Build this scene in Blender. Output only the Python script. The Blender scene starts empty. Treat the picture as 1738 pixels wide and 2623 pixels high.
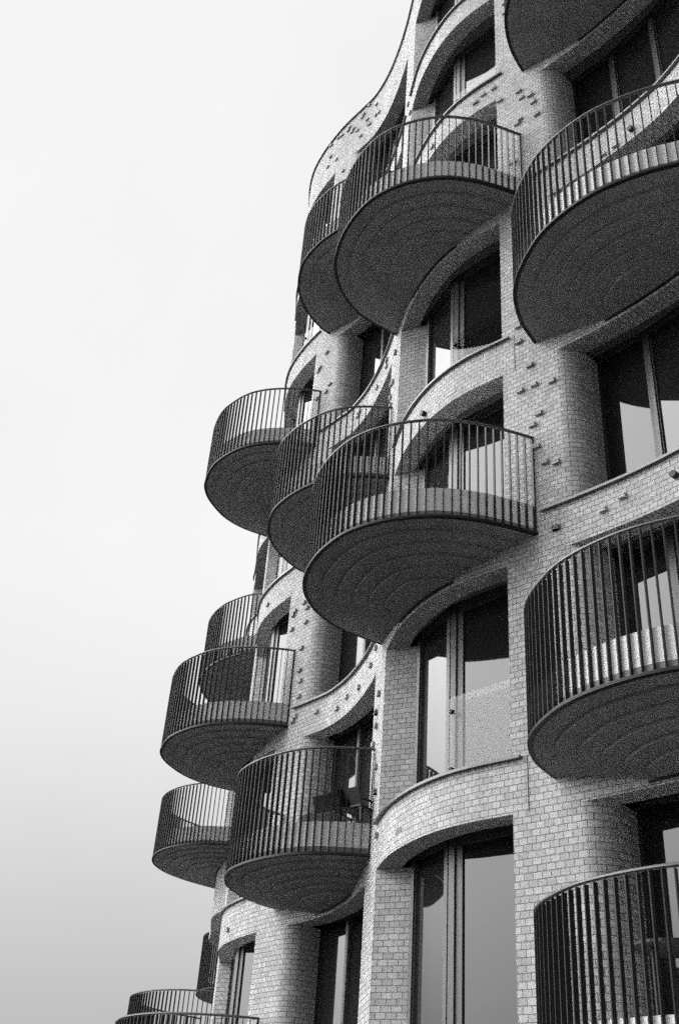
import bpy, math, random
from mathutils import Matrix, Vector
random.seed(7)
C = bpy.context.scene
GZ = 2.56                      # eye height above the paving
# ------------------------------------------------------------------ camera
cam = bpy.data.cameras.new('camera'); cam_ob = bpy.data.objects.new('camera', cam); C.collection.objects.link(cam_ob)
cam.sensor_fit = 'VERTICAL'; cam.sensor_height = 36.0; cam.lens = 36.0 * 2732.728 / 2623.0
cam.clip_start = 0.05; cam.clip_end = 3000
_R = [0.427758, 0.90146, 0.066289]
_U = [0.473753, -0.286051, 0.832906]
_F = [-0.769793, 0.324877, 0.54943]
M4 = Matrix(((_R[0], _U[0], -_F[0], 0), (_R[1], _U[1], -_F[1], 0), (_R[2], _U[2], -_F[2], GZ), (0, 0, 0, 1)))
cam_ob.matrix_world = M4
C.camera = cam_ob
# ------------------------------------------------------------------ world and sun
SUN_EL, SUN_AZ = math.radians(27), math.radians(213)     # azimuth of the direction towards the sun, from +Y clockwise
w = bpy.data.worlds.new('World'); C.world = w; w.use_nodes = True
nt = w.node_tree; nt.nodes.clear()
def wn(t, **k):
    n = nt.nodes.new(t)
    for a, b in k.items(): setattr(n, a, b)
    return n
sky = wn('ShaderNodeTexSky', sky_type='NISHITA', sun_disc=False, sun_elevation=SUN_EL, sun_rotation=SUN_AZ,
         air_density=1.0, dust_density=4.0, ozone_density=1.0)
bw = wn('ShaderNodeRGBToBW'); nt.links.new(sky.outputs[0], bw.inputs[0])
clampn = wn('ShaderNodeMath', operation='MINIMUM'); nt.links.new(bw.outputs[0], clampn.inputs[0]); clampn.inputs[1].default_value = 12.0
# cloud layer: an even overcast that is darker towards the horizon
tc = wn('ShaderNodeTexCoord'); sp = wn('ShaderNodeSeparateXYZ'); nt.links.new(tc.outputs['Generated'], sp.inputs[0])
mr = wn('ShaderNodeMapRange'); mr.interpolation_type = 'SMOOTHSTEP'
mr.inputs['From Min'].default_value = -0.05; mr.inputs['From Max'].default_value = 0.52
mr.inputs['To Min'].default_value = 4.3; mr.inputs['To Max'].default_value = 10.1
nt.links.new(sp.outputs['Z'], mr.inputs['Value'])
# the veiled sun behind the cloud: a broad bright area around its direction
sd = (math.sin(SUN_AZ) * math.cos(SUN_EL), math.cos(SUN_AZ) * math.cos(SUN_EL), math.sin(SUN_EL))
dp = wn('ShaderNodeVectorMath', operation='DOT_PRODUCT'); nt.links.new(tc.outputs['Generated'], dp.inputs[0]); dp.inputs[1].default_value = sd
gl = wn('ShaderNodeMapRange'); gl.interpolation_type = 'SMOOTHSTEP'
gl.inputs['From Min'].default_value = 0.76; gl.inputs['From Max'].default_value = 0.96; gl.inputs['To Min'].default_value = 0.0; gl.inputs['To Max'].default_value = 10.1
nt.links.new(dp.outputs['Value'], gl.inputs['Value'])
ad = wn('ShaderNodeMath', operation='MULTIPLY_ADD'); nt.links.new(mr.outputs[0], ad.inputs[0]); nt.links.new(gl.outputs[0], ad.inputs[1]); nt.links.new(mr.outputs[0], ad.inputs[2])
cn = wn('ShaderNodeTexNoise'); cn.inputs['Scale'].default_value = 2.6; cn.inputs['Detail'].default_value = 5; nt.links.new(tc.outputs['Generated'], cn.inputs['Vector'])
cr = wn('ShaderNodeMapRange'); cr.inputs['From Min'].default_value = .3; cr.inputs['From Max'].default_value = .7; cr.inputs['To Min'].default_value = .955; cr.inputs['To Max'].default_value = 1.045
nt.links.new(cn.outputs['Fac'], cr.inputs['Value'])
cm = wn('ShaderNodeMath', operation='MULTIPLY'); nt.links.new(ad.outputs[0], cm.inputs[0]); nt.links.new(cr.outputs[0], cm.inputs[1]); ad = cm
mx = wn('ShaderNodeMix', data_type='FLOAT'); mx.inputs[0].default_value = 0.88
nt.links.new(clampn.outputs[0], mx.inputs[2]); nt.links.new(ad.outputs[0], mx.inputs[3])
bg = wn('ShaderNodeBackground'); bg.inputs['Strength'].default_value = 0.1
nt.links.new(mx.outputs[0], bg.inputs['Color'])
wo = wn('ShaderNodeOutputWorld'); nt.links.new(bg.outputs[0], wo.inputs[0])
sl = bpy.data.lights.new('sun', 'SUN'); sl.energy = 0.8; sl.angle = math.radians(80); sl.color = (1.0, 0.995, 0.985)
so = bpy.data.objects.new('sun', sl); C.collection.objects.link(so)
sdir = Vector((math.sin(SUN_AZ) * math.cos(SUN_EL), math.cos(SUN_AZ) * math.cos(SUN_EL), math.sin(SUN_EL)))
so.rotation_euler = sdir.to_track_quat('Z', 'Y').to_euler()
so.location = sdir * 60
C.view_settings.view_transform = 'Standard'; C.view_settings.look = 'None'; C.view_settings.gamma = 1; C.view_settings.exposure = 0
C.cycles.use_denoising = False
C.cycles.use_adaptive_sampling = True; C.cycles.adaptive_threshold = 0.10; C.cycles.sample_clamp_indirect = 2.0; C.cycles.adaptive_min_samples = 40
C.cycles.max_bounces = 10; C.cycles.transparent_max_bounces = 16
# ------------------------------------------------------------------ materials
def mat(name, val, rough=0.8, noise=0.0, nscale=40.0, bump=0.0, bscale=60.0, metallic=0.0, spec=0.3):
    m = bpy.data.materials.new(name); m.use_nodes = True
    t = m.node_tree; b = t.nodes['Principled BSDF']
    b.inputs['Base Color'].default_value = (val, val, val, 1); b.inputs['Roughness'].default_value = rough
    b.inputs['Metallic'].default_value = metallic; b.inputs['Specular IOR Level'].default_value = spec
    tcn = t.nodes.new('ShaderNodeTexCoord')
    if noise:
        outs = []
        for sc, det in ((nscale, 2.0), (nscale * 0.03, 4.0)):
            n = t.nodes.new('ShaderNodeTexNoise'); n.inputs['Scale'].default_value = sc; n.inputs['Detail'].default_value = det
            t.links.new(tcn.outputs['Object'], n.inputs['Vector']); outs.append(n)
        a = t.nodes.new('ShaderNodeMath'); a.operation = 'ADD'
        t.links.new(outs[0].outputs['Fac'], a.inputs[0]); t.links.new(outs[1].outputs['Fac'], a.inputs[1])
        r = t.nodes.new('ShaderNodeMapRange'); r.inputs['From Min'].default_value = 0.6; r.inputs['From Max'].default_value = 1.4
        r.inputs['To Min'].default_value = val * (1 - noise); r.inputs['To Max'].default_value = val * (1 + noise)
        t.links.new(a.outputs[0], r.inputs['Value']); t.links.new(r.outputs[0], b.inputs['Base Color'])
    if bump:
        n = t.nodes.new('ShaderNodeTexNoise'); n.inputs['Scale'].default_value = bscale; n.inputs['Detail'].default_value = 4
        t.links.new(tcn.outputs['Object'], n.inputs['Vector'])
        bp = t.nodes.new('ShaderNodeBump'); bp.inputs['Strength'].default_value = bump; bp.inputs['Distance'].default_value = 0.01
        t.links.new(n.outputs['Fac'], bp.inputs['Height']); t.links.new(bp.outputs[0], b.inputs['Normal'])
    return m
def brick_mat():
    m = bpy.data.materials.new('brick'); m.use_nodes = True
    t = m.node_tree; b = t.nodes['Principled BSDF']; b.inputs['Roughness'].default_value = 0.75; b.inputs['Specular IOR Level'].default_value = 0.25
    L = t.links.new
    uv = t.nodes.new('ShaderNodeUVMap'); uv.uv_map = 'UVMap'
    def wob(scale, amt, vec):
        n = t.nodes.new('ShaderNodeTexNoise'); n.inputs['Scale'].default_value = scale; n.inputs['Detail'].default_value = 2
        L(uv.outputs[0], n.inputs['Vector'])
        s = t.nodes.new('ShaderNodeVectorMath'); s.operation = 'SUBTRACT'; L(n.outputs['Color'], s.inputs[0]); s.inputs[1].default_value = (.5, .5, .5)
        k = t.nodes.new('ShaderNodeVectorMath'); k.operation = 'SCALE'; L(s.outputs[0], k.inputs[0]); k.inputs['Scale'].default_value = amt
        a = t.nodes.new('ShaderNodeVectorMath'); a.operation = 'ADD'; L(vec, a.inputs[0]); L(k.outputs[0], a.inputs[1]); return a.outputs[0]
    v = wob(9.0, 0.010, uv.outputs[0]); v = wob(60.0, 0.006, v)
    br = t.nodes.new('ShaderNodeTexBrick'); L(v, br.inputs['Vector'])
    br.inputs['Scale'].default_value = 1.0; br.inputs['Brick Width'].default_value = 0.112; br.inputs['Row Height'].default_value = 0.0765
    br.inputs['Mortar Size'].default_value = 0.0048; br.inputs['Mortar Smooth'].default_value = 0.35; br.inputs['Bias'].default_value = 0.0
    br.offset = 0.5; br.offset_frequency = 2
    br.inputs['Color1'].default_value = (BR * .84,) * 3 + (1,); br.inputs['Color2'].default_value = (min(BR * 1.14, .85),) * 3 + (1,)
    br.inputs['Mortar'].default_value = (BR * .36,) * 3 + (1,)
    ns = []
    for sc, det in ((130.0, 3.0), (1.1, 4.0)):
        n = t.nodes.new('ShaderNodeTexNoise'); n.inputs['Scale'].default_value = sc; n.inputs['Detail'].default_value = det
        L(uv.outputs[0], n.inputs['Vector']); ns.append(n)
    r1 = t.nodes.new('ShaderNodeMapRange'); r1.inputs['From Min'].default_value = .3; r1.inputs['From Max'].default_value = .7
    r1.inputs['To Min'].default_value = .55; r1.inputs['To Max'].default_value = 1.28; L(ns[0].outputs['Fac'], r1.inputs['Value'])
    r2 = t.nodes.new('ShaderNodeMapRange'); r2.inputs['From Min'].default_value = .3; r2.inputs['From Max'].default_value = .7
    r2.inputs['To Min'].default_value = .93; r2.inputs['To Max'].default_value = 1.05; L(ns[1].outputs['Fac'], r2.inputs['Value'])
    mu = t.nodes.new('ShaderNodeMath'); mu.operation = 'MULTIPLY'; L(r1.outputs[0], mu.inputs[0]); L(r2.outputs[0], mu.inputs[1])
    mp = t.nodes.new('ShaderNodeMapping'); mp.inputs['Scale'].default_value = (5.0, .35, 1); L(uv.outputs[0], mp.inputs[0])
    n3 = t.nodes.new('ShaderNodeTexNoise'); n3.inputs['Scale'].default_value = 1.0; n3.inputs['Detail'].default_value = 3; L(mp.outputs[0], n3.inputs['Vector'])
    r3 = t.nodes.new('ShaderNodeMapRange'); r3.inputs['From Min'].default_value = .35; r3.inputs['From Max'].default_value = .7
    r3.inputs['To Min'].default_value = .86; r3.inputs['To Max'].default_value = 1.04; L(n3.outputs['Fac'], r3.inputs['Value'])
    m3 = t.nodes.new('ShaderNodeMath'); m3.operation = 'MULTIPLY'; L(mu.outputs[0], m3.inputs[0]); L(r3.outputs[0], m3.inputs[1]); mu = m3
    vm = t.nodes.new('ShaderNodeVectorMath'); vm.operation = 'SCALE'; L(br.outputs['Color'], vm.inputs[0]); L(mu.outputs[0], vm.inputs['Scale'])
    L(vm.outputs[0], b.inputs['Base Color'])
    iv = t.nodes.new('ShaderNodeMath'); iv.operation = 'MULTIPLY_ADD'; L(br.outputs['Fac'], iv.inputs[0]); iv.inputs[1].default_value = -1.0
    L(ns[0].outputs['Fac'], iv.inputs[2])
    bp = t.nodes.new('ShaderNodeBump'); bp.inputs['Strength'].default_value = 0.8; bp.inputs['Distance'].default_value = 0.006
    L(iv.outputs[0], bp.inputs['Height']); L(bp.outputs[0], b.inputs['Normal'])
    return m
BR = 0.43
M_BRICK = brick_mat()
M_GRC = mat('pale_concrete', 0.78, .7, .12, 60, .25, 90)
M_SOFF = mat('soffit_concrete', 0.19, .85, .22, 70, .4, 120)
M_CEIL = mat('dark_ceiling', 0.12, .9, .1)
M_RAIL = mat('dark_metal', 0.014, .5, .2, 30, 0, metallic=0.0, spec=.2)
M_HRAIL = mat('handrail_metal', 0.10, .5, .15, 30, 0, metallic=.6, spec=.5)
M_FRAME = mat('window_metal', 0.04, .45, .1, 30, spec=.5)
M_SILL = mat('sill_metal', 0.07, .4, .1, 30, spec=.5)
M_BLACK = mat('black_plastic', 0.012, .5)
M_PAVE = mat('paving', 0.05, .9, .35, 2.0, .4, 30)
M_ROOF = mat('roof_membrane', 0.12, .9, .1)
def glass_mat(name, refl, base, transp=0.0):
    m = bpy.data.materials.new(name); m.use_nodes = True
    t = m.node_tree; t.nodes.clear(); L = t.links.new
    g = t.nodes.new('ShaderNodeBsdfGlossy'); g.inputs['Roughness'].default_value = 0.03; g.inputs['Color'].default_value = (.93,) * 3 + (1,)
    tcn = t.nodes.new('ShaderNodeTexCoord'); n = t.nodes.new('ShaderNodeTexNoise'); n.inputs['Scale'].default_value = 0.9
    L(tcn.outputs['Object'], n.inputs['Vector'])
    bp = t.nodes.new('ShaderNodeBump'); bp.inputs['Strength'].default_value = .12; bp.inputs['Distance'].default_value = .02
    L(n.outputs['Fac'], bp.inputs['Height']); L(bp.outputs[0], g.inputs['Normal'])
    if transp:
        d = t.nodes.new('ShaderNodeBsdfTransparent'); d.inputs['Color'].default_value = (.85,) * 3 + (1,)
    else:
        d = t.nodes.new('ShaderNodeBsdfDiffuse'); d.inputs['Color'].default_value = (base,) * 3 + (1,)
    fr = t.nodes.new('ShaderNodeFresnel'); fr.inputs['IOR'].default_value = 1.25 if transp else 1.46
    ad = t.nodes.new('ShaderNodeMath'); ad.operation = 'ADD'; ad.use_clamp = True; L(fr.outputs[0], ad.inputs[0]); ad.inputs[1].default_value = refl
    if transp:
        fr.inputs['IOR'].default_value = 1.12
        ge = t.nodes.new('ShaderNodeNewGeometry'); iv = t.nodes.new('ShaderNodeMath'); iv.operation = 'SUBTRACT'; iv.inputs[0].default_value = 1.0; L(ge.outputs['Backfacing'], iv.inputs[1])
        m2 = t.nodes.new('ShaderNodeMath'); m2.operation = 'MULTIPLY'; L(ad.outputs[0], m2.inputs[0]); L(iv.outputs[0], m2.inputs[1]); ad = m2
    mx = t.nodes.new('ShaderNodeMixShader'); L(ad.outputs[0], mx.inputs[0]); L(d.outputs[0], mx.inputs[1]); L(g.outputs[0], mx.inputs[2])
    o = t.nodes.new('ShaderNodeOutputMaterial'); L(mx.outputs[0], o.inputs[0]); return m
M_GLASS = glass_mat('coated_glass', 0.0, .012)
M_GUARD = glass_mat('guard_glass', 0.02, 0, 1.0)

# ------------------------------------------------------------------ mesh helpers
class MB:
    def __init__(s): s.v = []; s.f = []; s.uv = []
    def face(s, pts, uvs=None):
        i = len(s.v); s.v += [tuple(q) for q in pts]; s.f.append(tuple(range(i, i + len(pts))))
        s.uv.append(uvs if uvs else [(q[0], q[1]) for q in pts])
    def box(s, c, ax, ay, az, hx, hy, hz):
        c = Vector(c); ax, ay, az = Vector(ax) * hx, Vector(ay) * hy, Vector(az) * hz
        P = [c + ax * i + ay * j + az * k for k in (-1, 1) for j in (-1, 1) for i in (-1, 1)]
        for q in ((0, 2, 3, 1), (4, 5, 7, 6), (0, 1, 5, 4), (2, 6, 7, 3), (0, 4, 6, 2), (1, 3, 7, 5)):
            s.face([P[k] for k in q])
    def prism(s, poly, z0, z1, u0=0.0, caps=True):
        n = len(poly); a = 0.0
        for i in range(n): a += poly[i][0] * poly[(i + 1) % n][1] - poly[(i + 1) % n][0] * poly[i][1]
        if a < 0: poly = poly[::-1]
        # u follows the distance along the wall; wall_u gives a shared origin
        for i in range(n):
            p, q = poly[i], poly[(i + 1) % n]
            up, uq = wall_u(p, q)
            s.face([(p[0], p[1], z0), (q[0], q[1], z0), (q[0], q[1], z1), (p[0], p[1], z1)], [(up, z0), (uq, z0), (uq, z1), (up, z1)])
        if caps:
            s.face([(x, y, z1) for x, y in poly]); s.face([(x, y, z0) for x, y in poly[::-1]])
    def build(s, name, m, parent=None, smooth=False):
        me = bpy.data.meshes.new(name); me.from_pydata(s.v, [], s.f)
        l = me.uv_layers.new(name='UVMap')
        k = 0
        for fu in s.uv:
            for q in fu: l.data[k].uv = q; k += 1
        me.materials.append(m)
        if smooth:
            me.polygons.foreach_set('use_smooth', [True] * len(me.polygons))
        o = bpy.data.objects.new(name, me); C.collection.objects.link(o)
        if parent: o.parent = parent
        return o
def catmull(P, step=0.08):
    out = []
    n = len(P)
    for i in range(n - 1):
        p0 = P[max(i - 1, 0)]; p1 = P[i]; p2 = P[i + 1]; p3 = P[min(i + 2, n - 1)]
        k = max(2, int(math.hypot(p2[0] - p1[0], p2[1] - p1[1]) / step))
        for j in range(k):
            t = j / k
            out.append(tuple(0.5 * (2 * p1[a] + (p2[a] - p0[a]) * t + (2 * p0[a] - 5 * p1[a] + 4 * p2[a] - p3[a]) * t * t
                                    + (3 * p1[a] - p0[a] - 3 * p2[a] + p3[a]) * t ** 3) for a in (0, 1)))
    out.append(tuple(P[-1])); return out
def tangents(P):
    T = []
    for i in range(len(P)):
        a = P[max(i - 1, 0)]; b = P[min(i + 1, len(P) - 1)]
        d = math.hypot(b[0] - a[0], b[1] - a[1]) or 1; T.append(((b[0] - a[0]) / d, (b[1] - a[1]) / d))
    return T
def offs(P, d):    # for paths running from right to left along the facade, +d moves outwards (towards -y)
    return [(p[0] + t[1] * -d * -1 * -1, p[1] + t[0] * d) for p, t in zip(P, tangents(P))]
WALL = catmull([(0.6, 7.2), (-1.2, 6.9), (-2.0, 6.55), (-2.6, 6.38), (-3.4, 6.3), (-4.2, 6.42), (-4.9, 6.75), (-5.5, 7.12), (-6.2, 7.42), (-6.9, 7.48),
    (-7.5, 7.40), (-8.2, 7.22), (-8.9, 6.97), (-9.4, 6.76), (-9.9, 6.54), (-10.4, 6.32), (-10.9, 6.18), (-11.5, 6.13), (-12.2, 6.19),
    (-12.87, 6.36), (-13.4, 6.52), (-13.95, 6.67), (-14.5, 6.79), (-15.1, 6.88), (-15.6, 6.91), (-16.1, 6.88), (-16.55, 6.77), (-17.1, 6.62),
    (-17.6, 6.52), (-18.3, 6.44), (-19.0, 6.45), (-19.6, 6.58), (-20.1, 6.78), (-20.55, 6.95), (-21.0, 7.07), (-21.4, 7.22), (-21.9, 7.5), (-22.5, 7.95), (-23.1, 8.35),
    (-23.8, 8.65), (-24.5, 8.68), (-25.2, 8.62), (-25.9, 8.58), (-26.6, 8.66), (-27.4, 8.92), (-28.2, 9.2), (-28.85, 9.4), (-29.3, 9.54), (-29.8, 9.95), (-30.3, 10.6),
    (-31.0, 11.4), (-31.9, 12.0), (-33.0, 12.3), (-34.0, 12.3)])
WU = [0.0]
for a, b in zip(WALL, WALL[1:]): WU.append(WU[-1] + math.hypot(b[0] - a[0], b[1] - a[1]))
def u_at(x):
    for i in range(len(WALL) - 1):
        if WALL[i][0] >= x >= WALL[i + 1][0]:
            k = (WALL[i][0] - x) / max(WALL[i][0] - WALL[i + 1][0], 1e-9); return WU[i] + k * (WU[i + 1] - WU[i])
    return 0.0 if x > 0 else WU[-1]
def y_at(x):
    for i in range(len(WALL) - 1):
        if WALL[i][0] >= x >= WALL[i + 1][0]:
            k = (WALL[i][0] - x) / max(WALL[i][0] - WALL[i + 1][0], 1e-9); return WALL[i][1] + k * (WALL[i + 1][1] - WALL[i][1])
    return WALL[0][1] if x > 0 else WALL[-1][1]
def tan_at(x):
    a, b = (x + .05, y_at(x + .05)), (x - .05, y_at(x - .05)); d = math.hypot(b[0] - a[0], b[1] - a[1]); return ((b[0] - a[0]) / d, (b[1] - a[1]) / d)
def wall_u(p, q):
    # distance along the facade for faces that follow it, plain length for returns
    if abs(p[0] - q[0]) > abs(p[1] - q[1]) * 0.5: 
        return -u_at(p[0]), -u_at(q[0])
    s = u_at(p[0]); return -s - (p[1]) , -s - (q[1])
def out_n(x):   # outward normal
    t = tan_at(x); return (t[1], -t[0]) if -t[0] < 0 else (-t[1], t[0])
def outward(P, d):
    r = []
    for p, t in zip(P, tangents(P)):
        n = (-t[1], t[0])          # path runs towards -x: outward is -y
        if True: r.append((p[0] + n[0] * d, p[1] + n[1] * d))
    return r
def sub(x0, x1):   # wall curve from x0 (right) to x1 (left)
    pts = [(x0, y_at(x0))] + [q for q in WALL if x1 + 1e-3 < q[0] < x0 - 1e-3] + [(x1, y_at(x1))]
    return pts
def inner(P, d): return outward(P, -d)

def sweep_strip(mb, P, d0, d1, z0, z1):    # closed strip between two outward offsets of a path
    a, b = outward(P, d0), outward(P, d1)
    for i in range(len(P) - 1):
        p, q, r, s = a[i], a[i + 1], b[i], b[i + 1]
        mb.face([(p[0], p[1], z0), (q[0], q[1], z0), (s[0], s[1], z0), (r[0], r[1], z0)])
        mb.face([(p[0], p[1], z1), (r[0], r[1], z1), (s[0], s[1], z1), (q[0], q[1], z1)])
        mb.face([(r[0], r[1], z0), (s[0], s[1], z0), (s[0], s[1], z1), (r[0], r[1], z1)])
        mb.face([(p[0], p[1], z0), (p[0], p[1], z1), (q[0], q[1], z1), (q[0], q[1], z0)])
    for i in (0, -1):
        p, r = a[i], b[i]; mb.face([(p[0], p[1], z0), (r[0], r[1], z0), (r[0], r[1], z1), (p[0], p[1], z1)])

H = 3.2; H0 = 13.4404
def lev(k): return H0 - k * H + GZ
BAND = 0.62
def band_top(k): return lev(k) + (1.62 if k == -3 else BAND)

# ------------------------------------------------------------------ ground
g = MB(); g.face([(-400, -400, 0), (400, -400, 0), (400, 400, 0), (-400, 400, 0)])
o = g.build('ground', M_PAVE); o['kind'] = 'structure'

# ------------------------------------------------------------------ building
BLD = bpy.data.objects.new('apartment_building', None); C.collection.objects.link(BLD)
BLD['label'] = 'pale brick apartment block with wavy facade, curved bands and round balconies'
BLD['category'] = 'building'
XR, XL = 0.6, -34.0
def XE(k): return -21.0 if k < -1 else (XL if k < 3 else -23.4)     # the left end of each level: the upper storeys stop at the last tall pier
LEVELS = list(range(-3, 5))
# brick stubs: single bricks standing proud of the face, as (x, height above the eye)
STUBS = [(-9.49, 10.17), (-9.04, 9.82), (-9.21, 9.74), (-9.41, 9.78), (-9.64, 9.78), (-9.42, 9.27), (-9.52, 9.12), (-9.38, 8.74), (-9.21, 8.34), (-9.29, 8.42), (-9.23, 7.37), (-8.61, 7.35), (-8.36, 7.46), (-9.65, 11.05), (-9.62, 10.72), (-13.47, 13.4), (-14.07, 13.83), (-13.52, 13.17), (-13.8, 13.2), (-13.34, 12.63), (-13.61, 12.77), (-13.61, 12.51), (-13.47, 12.26), (-13.43, 12.04), (-13.7, 12.07), (-9.46, 16.48), (-9.41, 16.25), (-9.25, 16.17), (-9.03, 15.98), (-9.21, 15.94), (-9.09, 15.71), (-9.19, 15.53), (-9.47, 15.67), (-9.52, 15.6), (-9.79, 16.52), (-9.95, 16.95), (-10.16, 16.95), (-10.25, 16.93), (-9.04, 16.5), (-9.61, 14.66), (-9.7, 19.34), (-9.71, 19.04), (-11.42, 16.8), (-7.93, 13.53), (-8.06, 13.53), (-16.01, 24.29), (-16.31, 24.55), (-15.86, 23.73), (-16.02, 23.82), (-16.54, 24.43), (-16.58, 24.32), (-16.4, 24.0), (-16.37, 23.82), (-16.26, 23.69), (-17.08, 24.42), (-17.11, 24.3), (-16.92, 24.18), (-16.98, 24.13), (-16.79, 23.98), (-16.62, 23.59), (-17.38, 24.4), (-17.57, 24.49), (-17.92, 24.06), (-17.6, 23.58), (-18.03, 23.7), (-17.94, 24.59), (-17.24, 22.69), (-13.38, 21.2), (-13.19, 20.6), (-13.33, 20.48), (-12.87, 19.78), (-16.75, 16.05), (-17.33, 16.08), (-16.93, 15.33), (-17.14, 16.38), (-17.46, 15.97), (-17.05, 15.13), (-17.33, 15.13), (-14.74, 13.69), (-14.14, 13.73), (-13.34, 13.28), (-13.44, 13.09), (-13.36, 12.67), (-13.63, 12.77), (-13.57, 12.48), (-13.36, 11.97), (-15.71, 13.8), (-15.77, 13.71), (-13.74, 7.52), (-13.31, 6.62), (-13.38, 6.27), (-13.52, 6.23), (-13.49, 5.81), (-13.16, 5.39), (-13.13, 4.94), (-12.78, 4.66), (-9.23, 7.38), (-17.05, 9.85), (-16.92, 9.7), (-17.34, 9.8), (-17.37, 9.68), (-16.99, 9.42), (-17.43, 9.41), (-18.6, 10.49), (-17.01, 8.84), (-17.0, 8.44), (-16.96, 8.2), (-16.78, 8.11), (-16.97, 7.89), (-16.94, 7.7), (-17.02, 7.49), (-17.05, 7.41), (-14.71, 7.24), (-15.43, 7.35), (-15.78, 7.3), (-16.47, 7.41), (-14.06, 7.31), (-13.38, 6.65), (-13.23, 6.51), (-13.32, 6.41), (-13.41, 6.28), (-13.31, 6.12), (-13.34, 6.02), (-13.15, 5.74), (-13.18, 5.39), (-13.13, 5.17), (-13.17, 4.94), (-13.2, 5.39), (-12.84, 4.25), (-18.76, 4.05)]
STUBS = [q for i, q in enumerate(STUBS) if not (-13.95 < q[0] < -12.7 and i % 2)]
def in_pier(x): return any(a >= x >= b for a, b, *_ in PIERS)
# piers: right end x, left end x, which end is rounded
PIERS = [(-1.0, -2.0, 'R'), (-4.95, -5.75, 'L'), (-9.12, -9.89, 'R'), (-12.87, -13.66, 'L'), (-16.81, -17.58, 'R'), (-20.55, -21.2, 'L'),
         (-24.35, -25.5, 'R'), (-28.85, -29.35, 'L'), (-31.6, -32.4, 'R')]
def pier_poly(xr, xl, rnd):
    c = sub(xr, xl); D = 0.95; A, B = 0.34, 0.42
    def rounding(p, t, n_in):    # from the curve end, along t, then inwards
        r = []
        for i in range(1, 13):
            a = i / 12 * math.pi / 2
            r.append((p[0] + t[0] * A * math.sin(a) + n_in[0] * B * (1 - math.cos(a)), p[1] + t[1] * A * math.sin(a) + n_in[1] * B * (1 - math.cos(a))))
        q = r[-1]; r.append((q[0] + n_in[0] * (D - B), q[1] + n_in[1] * (D - B))); return r
    tr, tl = tan_at(xr), tan_at(xl)
    nin = lambda t: (t[1], -t[0])    # outward is (-t[1], t[0])
    if rnd == 'R':
        a = rounding(c[0], (-tr[0], -tr[1]), nin(tr))
        e = c[-1]
        return a[::-1] + c + [(e[0] - .30, e[1] + .50), (e[0] - .30, e[1] + D)]
    a = rounding(c[-1], tl, nin(tl))
    e = c[0]
    return [(e[0] + .44, e[1] + D), (e[0] + .44, e[1] + .37)] + c + a
def stub(mb, x, z, w=0.100, h=0.064, d=0.038):
    row = round((z - 0.03825) / 0.0765); u = u_at(x)
    off = 0.056 if row % 2 else 0.0                        # bonded into the courses: centred on a header of its row
    u2 = round((u - off) / 0.112 - .5) * 0.112 + 0.056 + off
    for _ in range(3): x -= (u2 - u_at(x)) * abs(tan_at(x)[0])
    t = tan_at(x); y = y_at(x); n = (-t[1], t[0]); i0 = len(mb.uv)
    mb.box((x + n[0] * d / 2 * .9, y + n[1] * d / 2 * .9, z), (t[0], t[1], 0), (n[0], n[1], 0), (0, 0, 1), w / 2, d / 2 + .01, h / 2)
    for i in range(i0, len(mb.uv)): mb.uv[i] = [(-u2 - .03, z - .02), (-u2 + .03, z - .02), (-u2 + .03, z + .02), (-u2 - .03, z + .02)]
def snap(z): return round((z) / 0.0765 - .5) * 0.0765 + 0.03825
# continuous curved bands, one per level
for k in LEVELS:
    z0, z1 = lev(k), band_top(k)
    o_ = sub(XR, XE(k)); i_ = inner(o_, 0.30)
    m = MB()
    for a in range(len(o_) - 1):
        p, q, ip, iq = o_[a], o_[a + 1], i_[a], i_[a + 1]
        up, uq = -u_at(p[0]), -u_at(q[0])
        m.face([(q[0], q[1], z0), (p[0], p[1], z0), (p[0], p[1], z1), (q[0], q[1], z1)], [(uq, z0), (up, z0), (up, z1), (uq, z1)])
        m.face([(ip[0], ip[1], z0), (iq[0], iq[1], z0), (iq[0], iq[1], z1), (ip[0], ip[1], z1)])
        m.face([(p[0], p[1], z0), (q[0], q[1], z0), (iq[0], iq[1], z0), (ip[0], ip[1], z0)], [(0.01, up), (0.01, uq), (.31, uq), (.31, up)])
        m.face([(p[0], p[1], z1), (ip[0], ip[1], z1), (iq[0], iq[1], z1), (q[0], q[1], z1)])
    for x, z in STUBS:
        if z0 + .04 < z + GZ < z1 - .04: stub(m, x, snap(z + GZ))
    m.build('brick_band', M_BRICK, BLD)
# piers per storey, butted between the bands
for k in range(-2, 6):
    zt = lev(k - 1); zb = band_top(k) if k < 5 else 0.0
    for (a, b, r) in PIERS:
        if (a < -22 and k > 2) or (a < -22 and k < 0): continue
        m = MB(); m.prism(pier_poly(a, b, r), zb, zt)
        for x, z in STUBS:
            if zb + .04 < z + GZ < zt - .04 and a >= x >= b: stub(m, x, snap(z + GZ))
        m.build('brick_pier', M_BRICK, BLD)
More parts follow.
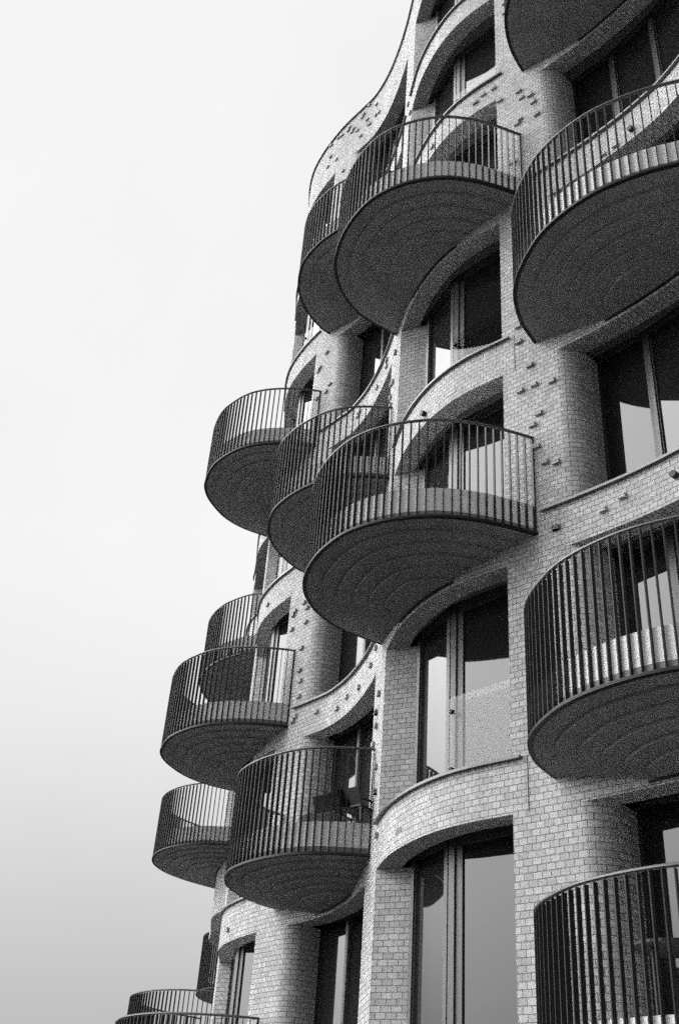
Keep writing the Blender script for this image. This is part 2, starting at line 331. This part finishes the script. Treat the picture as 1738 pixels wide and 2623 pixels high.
# floor slabs (their undersides are the dark ceilings over the windows), roof, side and back walls
for k in LEVELS:
    P = inner(sub(XR, XE(k) + .2), 0.2)
    m = MB(); m.prism(P + ([(-21.0, 8.2), (-22.0, 24)] if k < -1 else [(-36, 24)] if k < 3 else [(-23.4, 12.4), (-34, 12.6), (-36, 24)]) + [(1.6, 24)], lev(k) + .14, lev(k) + BAND - .02 if k > -3 else lev(k) + 1.3)
    m.build('floor_slab' if k > -3 else 'roof_slab', M_CEIL if k > -3 else M_ROOF, BLD)
m = MB(); m.prism([(0.6, 7.2), (1.6, 24), (1.3, 24), (0.3, 7.55)], 0, lev(-3)); m.build('side_wall', M_BRICK, BLD)
m = MB(); m.prism([(-34.0, 12.3), (-36, 24), (-35.7, 24), (-33.7, 12.6)], 0, lev(-1)); m.build('side_wall', M_BRICK, BLD)
m = MB(); m.prism([(-21.02, 7.6), (-22.02, 24), (-21.7, 24), (-20.7, 7.6)], lev(-1), lev(-3)); m.build('side_wall', M_BRICK, BLD)
m = MB(); P = sub(-21.5, XL); sweep_strip(m, P, -.34, .05, band_top(-1) + .003, band_top(-1) + .05); m.build('parapet_cap', M_SILL, BLD)
m = MB(); P = sub(-25.4, XL); m.prism(P + inner(P, .3)[::-1], lev(2) - 1.08, lev(2) - .003); m.build('brick_downstand', M_BRICK, BLD)
m = MB(); m.prism([(-23.4, 12.1), (-34, 12.4), (-34, 12.7), (-23.4, 12.4)], 0, lev(2) - .003); m.prism([(-23.1, 8.6), (-23.397, 12.1), (-23.1, 12.1), (-22.8, 8.6)], 0, lev(2) - .003); m.build('recessed_wall', M_BRICK, BLD)
for zz, xa, xb in ((lev(4) + 1.55, -24.4, -30), (lev(3) + .8, -29.8, -33.5)):
    m = MB(); m.prism(inner(sub(xa, xb), .16) + [(xb, 12.2), (xa, 12.0)], zz + .425, zz + .775); m.build('floor_slab', M_CEIL, BLD)
m = MB(); m.prism([(-22, 24.0), (1.6, 24.0), (1.6, 24.3), (-22, 24.3)], 0, lev(-3) + 1.6); m.prism([(-36, 24.0), (-22.003, 24.0), (-22.003, 24.3), (-36, 24.3)], 0, lev(-1) + .6); m.build('back_wall', M_BRICK, BLD)
# parapet cap
m = MB(); sweep_strip(m, sub(XR, XE(-3)), -.34, .05, band_top(-3), band_top(-3) + .05); m.build('parapet_cap', M_SILL, BLD)
# vertical movement joints on the wide pier
for zb, zt in ((lev(1), lev(1) + .65), (lev(3), lev(3) + .65)):
    m = MB(); x = -9.70; t = tan_at(x); y = y_at(x); m.box((x, y, (zb + zt) / 2), (t[0], t[1], 0), (-t[1], t[0], 0), (0, 0, 1), .006, .004, (zt - zb) / 2)
    m.build('movement_joint', M_BLACK, BLD)

for x, z in ((-8.06, 7.23), (-10.78, 10.4), (-10.78, 4.04), (-11.86, 4.06)):
    t = tan_at(x); y = y_at(x); m = MB(); m.box((x, y, z + GZ), (t[0], t[1], 0), (-t[1], t[0], 0), (0, 0, 1), .10, .005, .024)
    m.build('vent', M_SILL, BLD)
for x, z in ((-11.44, 10.43), (-7.62, 7.37), (-7.59, 13.61)):
    t = Vector((tan_at(x)[0], tan_at(x)[1], 0)); n = Vector((-t[1], t[0], 0)); Z = Vector((0, 0, 1)); c = Vector((x, y_at(x), z + GZ)); m = MB()
    R_ = [t * math.cos(i * math.pi / 6) * .045 + Z * math.sin(i * math.pi / 6) * .045 for i in range(12)]
    for i in range(12):
        a, b = R_[i], R_[(i + 1) % 12]; m.face([c + a - n * .02, c + b - n * .02, c + b + n * .07, c + a + n * .07])
    m.face([c + r + n * .068 for r in R_]); m.build('overflow_spout', M_RAIL, BLD)
# bays: (right x, left x, glazing line right to left, divisions per facet)
BAYS = {
 'L': dict(r=-2.0, l=-4.95, g=[(-2.0, 7.15), (-3.45, 6.75), (-4.95, 7.2)], n=[1, 1]),
 'R': dict(r=-5.75, l=-9.12, g=[(-5.7, 7.7), (-6.55, 7.98), (-7.45, 7.98), (-8.3, 7.85), (-9.1, 7.6)], n=[1, 1, 1, 1]),
 'M': dict(r=-9.89, l=-12.87, g=[(-10.16, 7.08), (-11.40, 6.65), (-12.42, 6.70)], n=[1, 1]),
 'N': dict(r=-13.66, l=-16.81, g=[(-13.9, 7.15), (-14.9, 7.38), (-15.8, 7.42), (-16.75, 7.25)], n=[1, 1, 1]),
 'P': dict(r=-17.58, l=-20.55, g=[(-17.85, 7.12), (-19.09, 6.80), (-20.11, 7.1)], n=[1, 1]),
 'Q': dict(r=-21.2, l=-24.35, g=[(-21.4, 7.95), (-22.7, 8.75), (-24.4, 9.1)], n=[1, 1]),
 'T': dict(r=-25.5, l=-28.85, g=[(-25.8, 9.75), (-27.1, 9.75), (-28.4, 10.3)], n=[1, 1]),
 'U': dict(r=-29.35, l=-31.6, g=[(-29.1, 10.4), (-30.3, 11.9), (-31.7, 12.6)], n=[1, 1]),
}
HB = {('M', 0), ('M', 2), ('R', -1), ('R', 1), ('R', 3), ('R', 4), ('N', -1), ('N', 1), ('N', 3), ('P', 0), ('P', 2), ('P', 4), ('Q', 1), ('T', 2), ('T', 4), ('U', 3)}
def window(bay, k):    # storey above band k (k = 5: ground storey)
    B = BAYS[bay]; z0 = (lev(k) + .685) if k < 5 else 0.02; z1 = lev(k - 1) + .137
    fr = MB(); panes = []
    G = B['g']
    for i in range(len(G) - 1):
        a, b = Vector((G[i][0], G[i][1], 0)), Vector((G[i + 1][0], G[i + 1][1], 0))
        t = (b - a).normalized(); n = Vector((-t[1], t[0], 0)); ln = (b - a).length
        Z = Vector((0, 0, 1)); mid = (a + b) / 2
        zc = (z0 + z1) / 2; hz = (z1 - z0) / 2
        leaf = .10 if bay in 'MP' and i == 0 else .015; fw = .045 if bay in 'MP' else .026
        # outer frame posts and rails
        for e, s in ((a, 1), (b, -1)):
            fr.box(e + t * s * fw + Z * zc, t, n, Z, fw, .06, hz)
            fr.box(e + t * s * (2 * fw + leaf / 2 + .004) + Z * zc, t, n, Z, leaf / 2, .035, hz - .055)
        fr.box(mid + Z * (z1 - .03), t, n, Z, ln / 2 - 2 * fw - .001, .058, .03)
        fr.box(mid + Z * (z0 + .03), t, n, Z, ln / 2 - 2 * fw - .001, .058, .03)
        fr.box(mid + Z * (z1 - .07 - leaf * .3), t, n, Z, ln / 2 - 2 * fw - .01, .034, .01 + leaf * .3)
        fr.box(mid + Z * (z0 + .07 + leaf * .3), t, n, Z, ln / 2 - 2 * fw - .01, .034, .01 + leaf * .3)
        pm = MB(); pm.box(mid + Z * zc, t, n, Z, ln / 2 - 2 * fw - .005, .01, hz - .05); panes.append(pm)
    w_ = fr.build('window', M_FRAME, BLD)
    for pm in panes: pm.build('pane', M_GLASS, w_)
    return w_
for bay in BAYS:
    for k in range(-2, 6):
        if not (bay in 'QTU' and (k < 0 or k > 2)): window(bay, k)
# window sills with a drip edge on the bays without a balcony
for bay, B in BAYS.items():
    for k in range(-2, 5):
        if (bay, k) in HB or (bay in 'QTU' and (k < 0 or k > 2)): continue
        xr, xl = B['r'] + .12, B['l'] - (.28 if bay in 'RN' else .05)
        if bay in 'RN': xr = B['r'] + (.2 if bay == 'N' else .1)
        if bay in 'MP': xl = B['l'] - .1
        P = sub(xr, xl); z = lev(k) + BAND
        m = MB(); sweep_strip(m, P, -.28, .055, z, z + .035)
        m.build('window_sill', M_SILL, BLD)
        ip = inner(P, .26); m = MB(); gl = [q for q in B['g']]
        m.prism(ip + [(q[0], q[1] + .04) for q in gl[::-1]], z - .05, z + .031, caps=True); m.build('inner_sill', M_SILL, BLD)
# frameless glass guards in front of the opening leaf
for bay in ('M', 'P'):
    for k in (-2, -1, 1, 3):
        G = BAYS[bay]['g']; a = Vector((G[0][0], G[0][1], 0)); b = Vector((G[1][0], G[1][1], 0))
        t = (b - a).normalized(); n = Vector((-t[1], t[0], 0)); Z = Vector((0, 0, 1)); ln = (b - a).length
        z = lev(k) + .72; m = MB(); m.box((a + b) / 2 + n * .10 + Z * (z + .6), t, n, Z, ln / 2 - .02, .008, .6)
        gg = m.build('glass_guard', M_GUARD, BLD)
        for e, s in ((a, 1), (b, -1)):
            for dz in (.22, 1.0):
                q = MB(); q.box(e + t * s * (.12 if s > 0 else .07) + n * .105 + Z * (z + dz), t, n, Z, .022, .03, .022); q.build('fixing', M_RAIL, gg)

# ------------------------------------------------------------------ balconies
PATHS = {
 'M': [(-9.45, 6.76), (-9.49, 6.31), (-9.56, 5.91), (-9.73, 5.46), (-10.0, 5.09), (-10.32, 4.81), (-10.69, 4.62), (-11.09, 4.54), (-11.5, 4.53), (-11.92, 4.59), (-12.31, 4.72), (-12.62, 4.92), (-12.87, 5.16), (-13.09, 5.49), (-13.23, 5.86), (-13.31, 6.42)],
 'R': [(-5.55, 7.15), (-5.75, 6.75), (-6.12, 6.35), (-6.46, 6.08), (-6.82, 5.87), (-7.26, 5.73), (-7.69, 5.68), (-8.13, 5.74), (-8.5, 5.85), (-8.8, 6.02), (-9.1, 6.3), (-9.28, 6.56), (-9.42, 6.8)],
 'N': [(-13.36, 6.52), (-13.42, 6.42), (-13.6, 6.05), (-13.83, 5.74), (-14.13, 5.5), (-14.45, 5.35), (-14.85, 5.23), (-15.4, 5.18), (-15.97, 5.32), (-16.42, 5.57), (-16.8, 5.96), (-17.05, 6.35), (-17.14, 6.62)],
 'P': [(-17.2, 6.62), (-17.27, 6.38), (-17.44, 5.98), (-17.78, 5.48), (-18.22, 5.13), (-18.94, 4.90), (-19.64, 4.93), (-20.05, 5.05), (-20.47, 5.34), (-20.93, 5.87), (-21.15, 6.45), (-21.2, 7.1)],
 'Q': [(-20.95, 7.1), (-21.08, 7.0), (-21.39, 6.75), (-22.05, 6.48), (-22.82, 6.43), (-23.53, 6.6), (-24.25, 7.06), (-24.66, 7.67), (-24.8, 8.3)],
 'T': [(-25.0, 8.4), (-25.1, 8.24), (-25.45, 7.68), (-26.05, 7.26), (-26.75, 7.08), (-27.48, 7.14), (-28.09, 7.4), (-28.64, 7.91), (-29.04, 8.63), (-29.25, 9.3)],
 'U': [(-29.9, 10.3), (-30.1, 10.05), (-30.8, 9.95), (-31.6, 10.1), (-32.4, 10.6), (-32.9, 11.3), (-33.1, 12.2)],
}
BALC = [('M', 0, 0), ('M', 2, 0), ('R', -1, 0), ('R', 1, 0), ('R', 3, 0), ('R', 4, 0), ('N', -1, 0), ('N', 1, 0),
        ('N', 3, 0), ('P', 0, 0), ('P', 2, 0), ('P', 4, 0), ('Q', 1, 0), ('T', 2, 0), ('T', 4, 1.55), ('U', 3, .8)]
RAILTOP = 1.86
def front(p, d=.15):
    # is the point in front of the wall's core?
    return p[1] < y_at(p[0]) + d
def clip(P, d=.15):
    mid = len(P) // 2
    i = mid
    while i > 0 and front(P[i - 1], d): i -= 1
    j = mid
    while j < len(P) - 1 and front(P[j + 1], d): j += 1
    out = P[i:j + 1]
    def cut(a, b):
        for _ in range(12):
            m_ = ((a[0] + b[0]) / 2, (a[1] + b[1]) / 2)
            if front(m_, d): a = m_
            else: b = m_
        return a
    if i > 0: out = [cut(P[i], P[i - 1])] + out
    if j < len(P) - 1: out = out + [cut(P[j], P[j + 1])]
    return out
def extend(P, L):
    t0, t1 = tangents(P)[0], tangents(P)[-1]
    return [(P[0][0] - t0[0] * L, P[0][1] - t0[1] * L)] + P + [(P[-1][0] + t1[0] * L, P[-1][1] + t1[1] * L)]
def resample(P, step):
    L = [0.0]
    for a, b in zip(P, P[1:]): L.append(L[-1] + math.hypot(b[0] - a[0], b[1] - a[1]))
    n = max(2, int(round(L[-1] / step))); out = []; j = 0
    for i in range(n + 1):
        s = L[-1] * i / n
        while j < len(P) - 2 and L[j + 1] < s: j += 1
        k = (s - L[j]) / max(L[j + 1] - L[j], 1e-9)
        out.append((P[j][0] + k * (P[j + 1][0] - P[j][0]), P[j][1] + k * (P[j + 1][1] - P[j][1])))
    return out
def wall_between(pa, pb, d=.15):    # wall curve (set back d) from x of pb back to x of pa
    return inner(sub(pa[0], pb[0]), d)[::-1]
bar = MB(); bar.box((0, 0, .747), (1, 0, 0), (0, 1, 0), (0, 0, 1), .006, .025, .747)
bar_me = None
ind = 0
def smooth_path(P):
    return resample(catmull(P, .05), .06)
def balcony(key, k, dz, single):
    global bar_me
    base = lev(k) + dz
    P = smooth_path(PATHS[key])
    # deck slab: its pale edge stands behind the bars
    E = clip(inner(extend(P, .5), .062))
    m = MB()
    Wl = wall_between(E[0], E[-1])
    poly = E + Wl
    m.prism(poly, base + .332, base + .78)
    deck = m.build('balcony', M_GRC, BLD)
    # skirt at the slab edge, then a stepped soffit: plates that go down towards the wall
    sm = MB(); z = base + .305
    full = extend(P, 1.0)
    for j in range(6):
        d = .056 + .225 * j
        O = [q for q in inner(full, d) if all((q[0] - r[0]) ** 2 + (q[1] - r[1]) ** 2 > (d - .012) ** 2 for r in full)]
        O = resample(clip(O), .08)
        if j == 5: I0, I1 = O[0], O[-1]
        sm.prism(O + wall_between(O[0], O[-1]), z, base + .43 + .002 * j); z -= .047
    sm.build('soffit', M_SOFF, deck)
    tm = MB(); sweep_strip(tm, sub(I0[0] - .02, I1[0] + .02), .002, .028, base + .045, base + .068); tm.build('shadow_gap_strip', M_BLACK, deck)  # black strip stands in for the shadow line where soffit meets wall
    # flat metal rim at the foot of the bars
    rm = MB(); rp = clip(extend(P, .3), .1); sweep_strip(rm, rp, -.075, 0, base + .31, base + .325); sweep_strip(rm, rp, -.012, .002, base + .3253, base + .34)
    rm.build('base_rail', M_RAIL, deck)
    # handrail
    hp = clip(extend(P, .3), .03); t = tangents(hp); hm = MB()
    ring = [(math.cos(a) * .026, math.sin(a) * .019) for a in [math.pi * 2 * i / 8 + math.pi / 8 for i in range(8)]]
    for i in range(len(hp) - 1):
        for a in range(8):
            b = (a + 1) % 8
            def V(ii, r): 
                n = (-t[ii][1], t[ii][0]); return (hp[ii][0] + n[0] * (r[0] - .03), hp[ii][1] + n[1] * (r[0] - .03), base + RAILTOP + r[1])
            hm.face([V(i, ring[a]), V(i + 1, ring[a]), V(i + 1, ring[b]), V(i, ring[b])])
    for ii in (0, -1):
        hm.face([V(ii if ii == 0 else len(hp) - 1, r) for r in ring])
    hm.build('handrail', M_HRAIL, deck, smooth=True)
    # balusters
    bp_ = resample(clip(P, -.03), .112); t = tangents(bp_)
    rest = MB()
    for i, (x, y) in enumerate(bp_):
        tt = t[i]; n = (-tt[1], tt[0]); cx, cy = x - n[0] * .032, y - n[1] * .032
        if single:
            if bar_me is None:
                b0 = bar.build('baluster', M_RAIL, deck); bar_me = b0
            else:
                b0 = bar_me.copy(); C.collection.objects.link(b0); b0.parent = deck
            b0.location = (cx, cy, base + .3404); b0.rotation_euler = (0, 0, math.atan2(tt[1], tt[0]))
        else:
            rest.box((cx, cy, base + .3404 + .747), (tt[0], tt[1], 0), (n[0], n[1], 0), (0, 0, 1), .006, .025, .747)
    if not single:
        r_ = rest.build('baluster', M_RAIL, deck); r_['kind'] = 'stuff'
    return deck
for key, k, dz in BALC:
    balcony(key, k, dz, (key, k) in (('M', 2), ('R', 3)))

# ------------------------------------------------------------------ furniture on the balconies
def chair(x, y, z, rot, name, label):
    e = bpy.data.objects.new(name, None); C.collection.objects.link(e); e['label'] = label; e['category'] = 'chair'
    def add(nm, boxes):
        m = MB()
        for c, s, tilt in boxes:
            R_ = Matrix.Rotation(tilt, 3, 'X'); m.box(c, R_ @ Vector((1, 0, 0)), R_ @ Vector((0, 1, 0)), R_ @ Vector((0, 0, 1)), *s)
        return m.build(nm, M_BLACK, e)
    add('seat', [((0, 0, .43), (.25, .25, .02), .04)])
    add('backrest', [((0, .27, .70), (.24, .012, .26), -.2), ])
    for sx in (-1, 1):
        add('armrest', [((sx * .27, 0, .64), (.025, .24, .012), 0), ((sx * .27, -.2, .53), (.014, .014, .11), 0)])
        for sy in (-1, 1): add('leg', [((sx * .23, sy * .22, .21), (.014, .014, .21), 0)])
    e.location = (x, y, z); e.rotation_euler = (0, 0, rot); return e
def table(x, y, z, label):
    e = bpy.data.objects.new('patio_table', None); C.collection.objects.link(e); e['label'] = label; e['category'] = 'table'
    m = MB(); n = 20; R0 = .36
    m.prism([(R0 * math.cos(2 * math.pi * i / n), R0 * math.sin(2 * math.pi * i / n)) for i in range(n)], .71, .735); m.build('tabletop', M_BLACK, e)
    for i in range(3):
        a = 2 * math.pi * i / 3 + .4; m = MB()
        d = Vector((math.cos(a), math.sin(a), 0)); m.box(Vector((0, 0, .355)) + d * .2, (d + Vector((0, 0, 0))), (-d[1], d[0], 0), (0, 0, 1), .014, .014, .355); m.build('leg', M_BLACK, e)
    e.location = (x, y, z); return e
for x, y, lab in ((-14.12, 6.25, 'low black lounge chair beside the stool on the lower middle balcony'),
                  (-13.62, 6.42, 'low black lounge chair next to the brick pier on the lower middle balcony')):
    e = chair(x, y, lev(3) + .78, math.radians(205), 'lounge_chair', lab)
    e.scale = (.8, .85, .48); e['group'] = 'lounge chairs on the lower middle balcony'
e = table(-14.85, 6.35, lev(3) + .78, 'low dark stool table left of the lounge chairs behind railing bars'); e.name = 'side_table'; e.scale = (.9, .9, .52)
table(-7.75, 6.75, lev(4) + .78, 'black round table on the balcony at the bottom right corner')
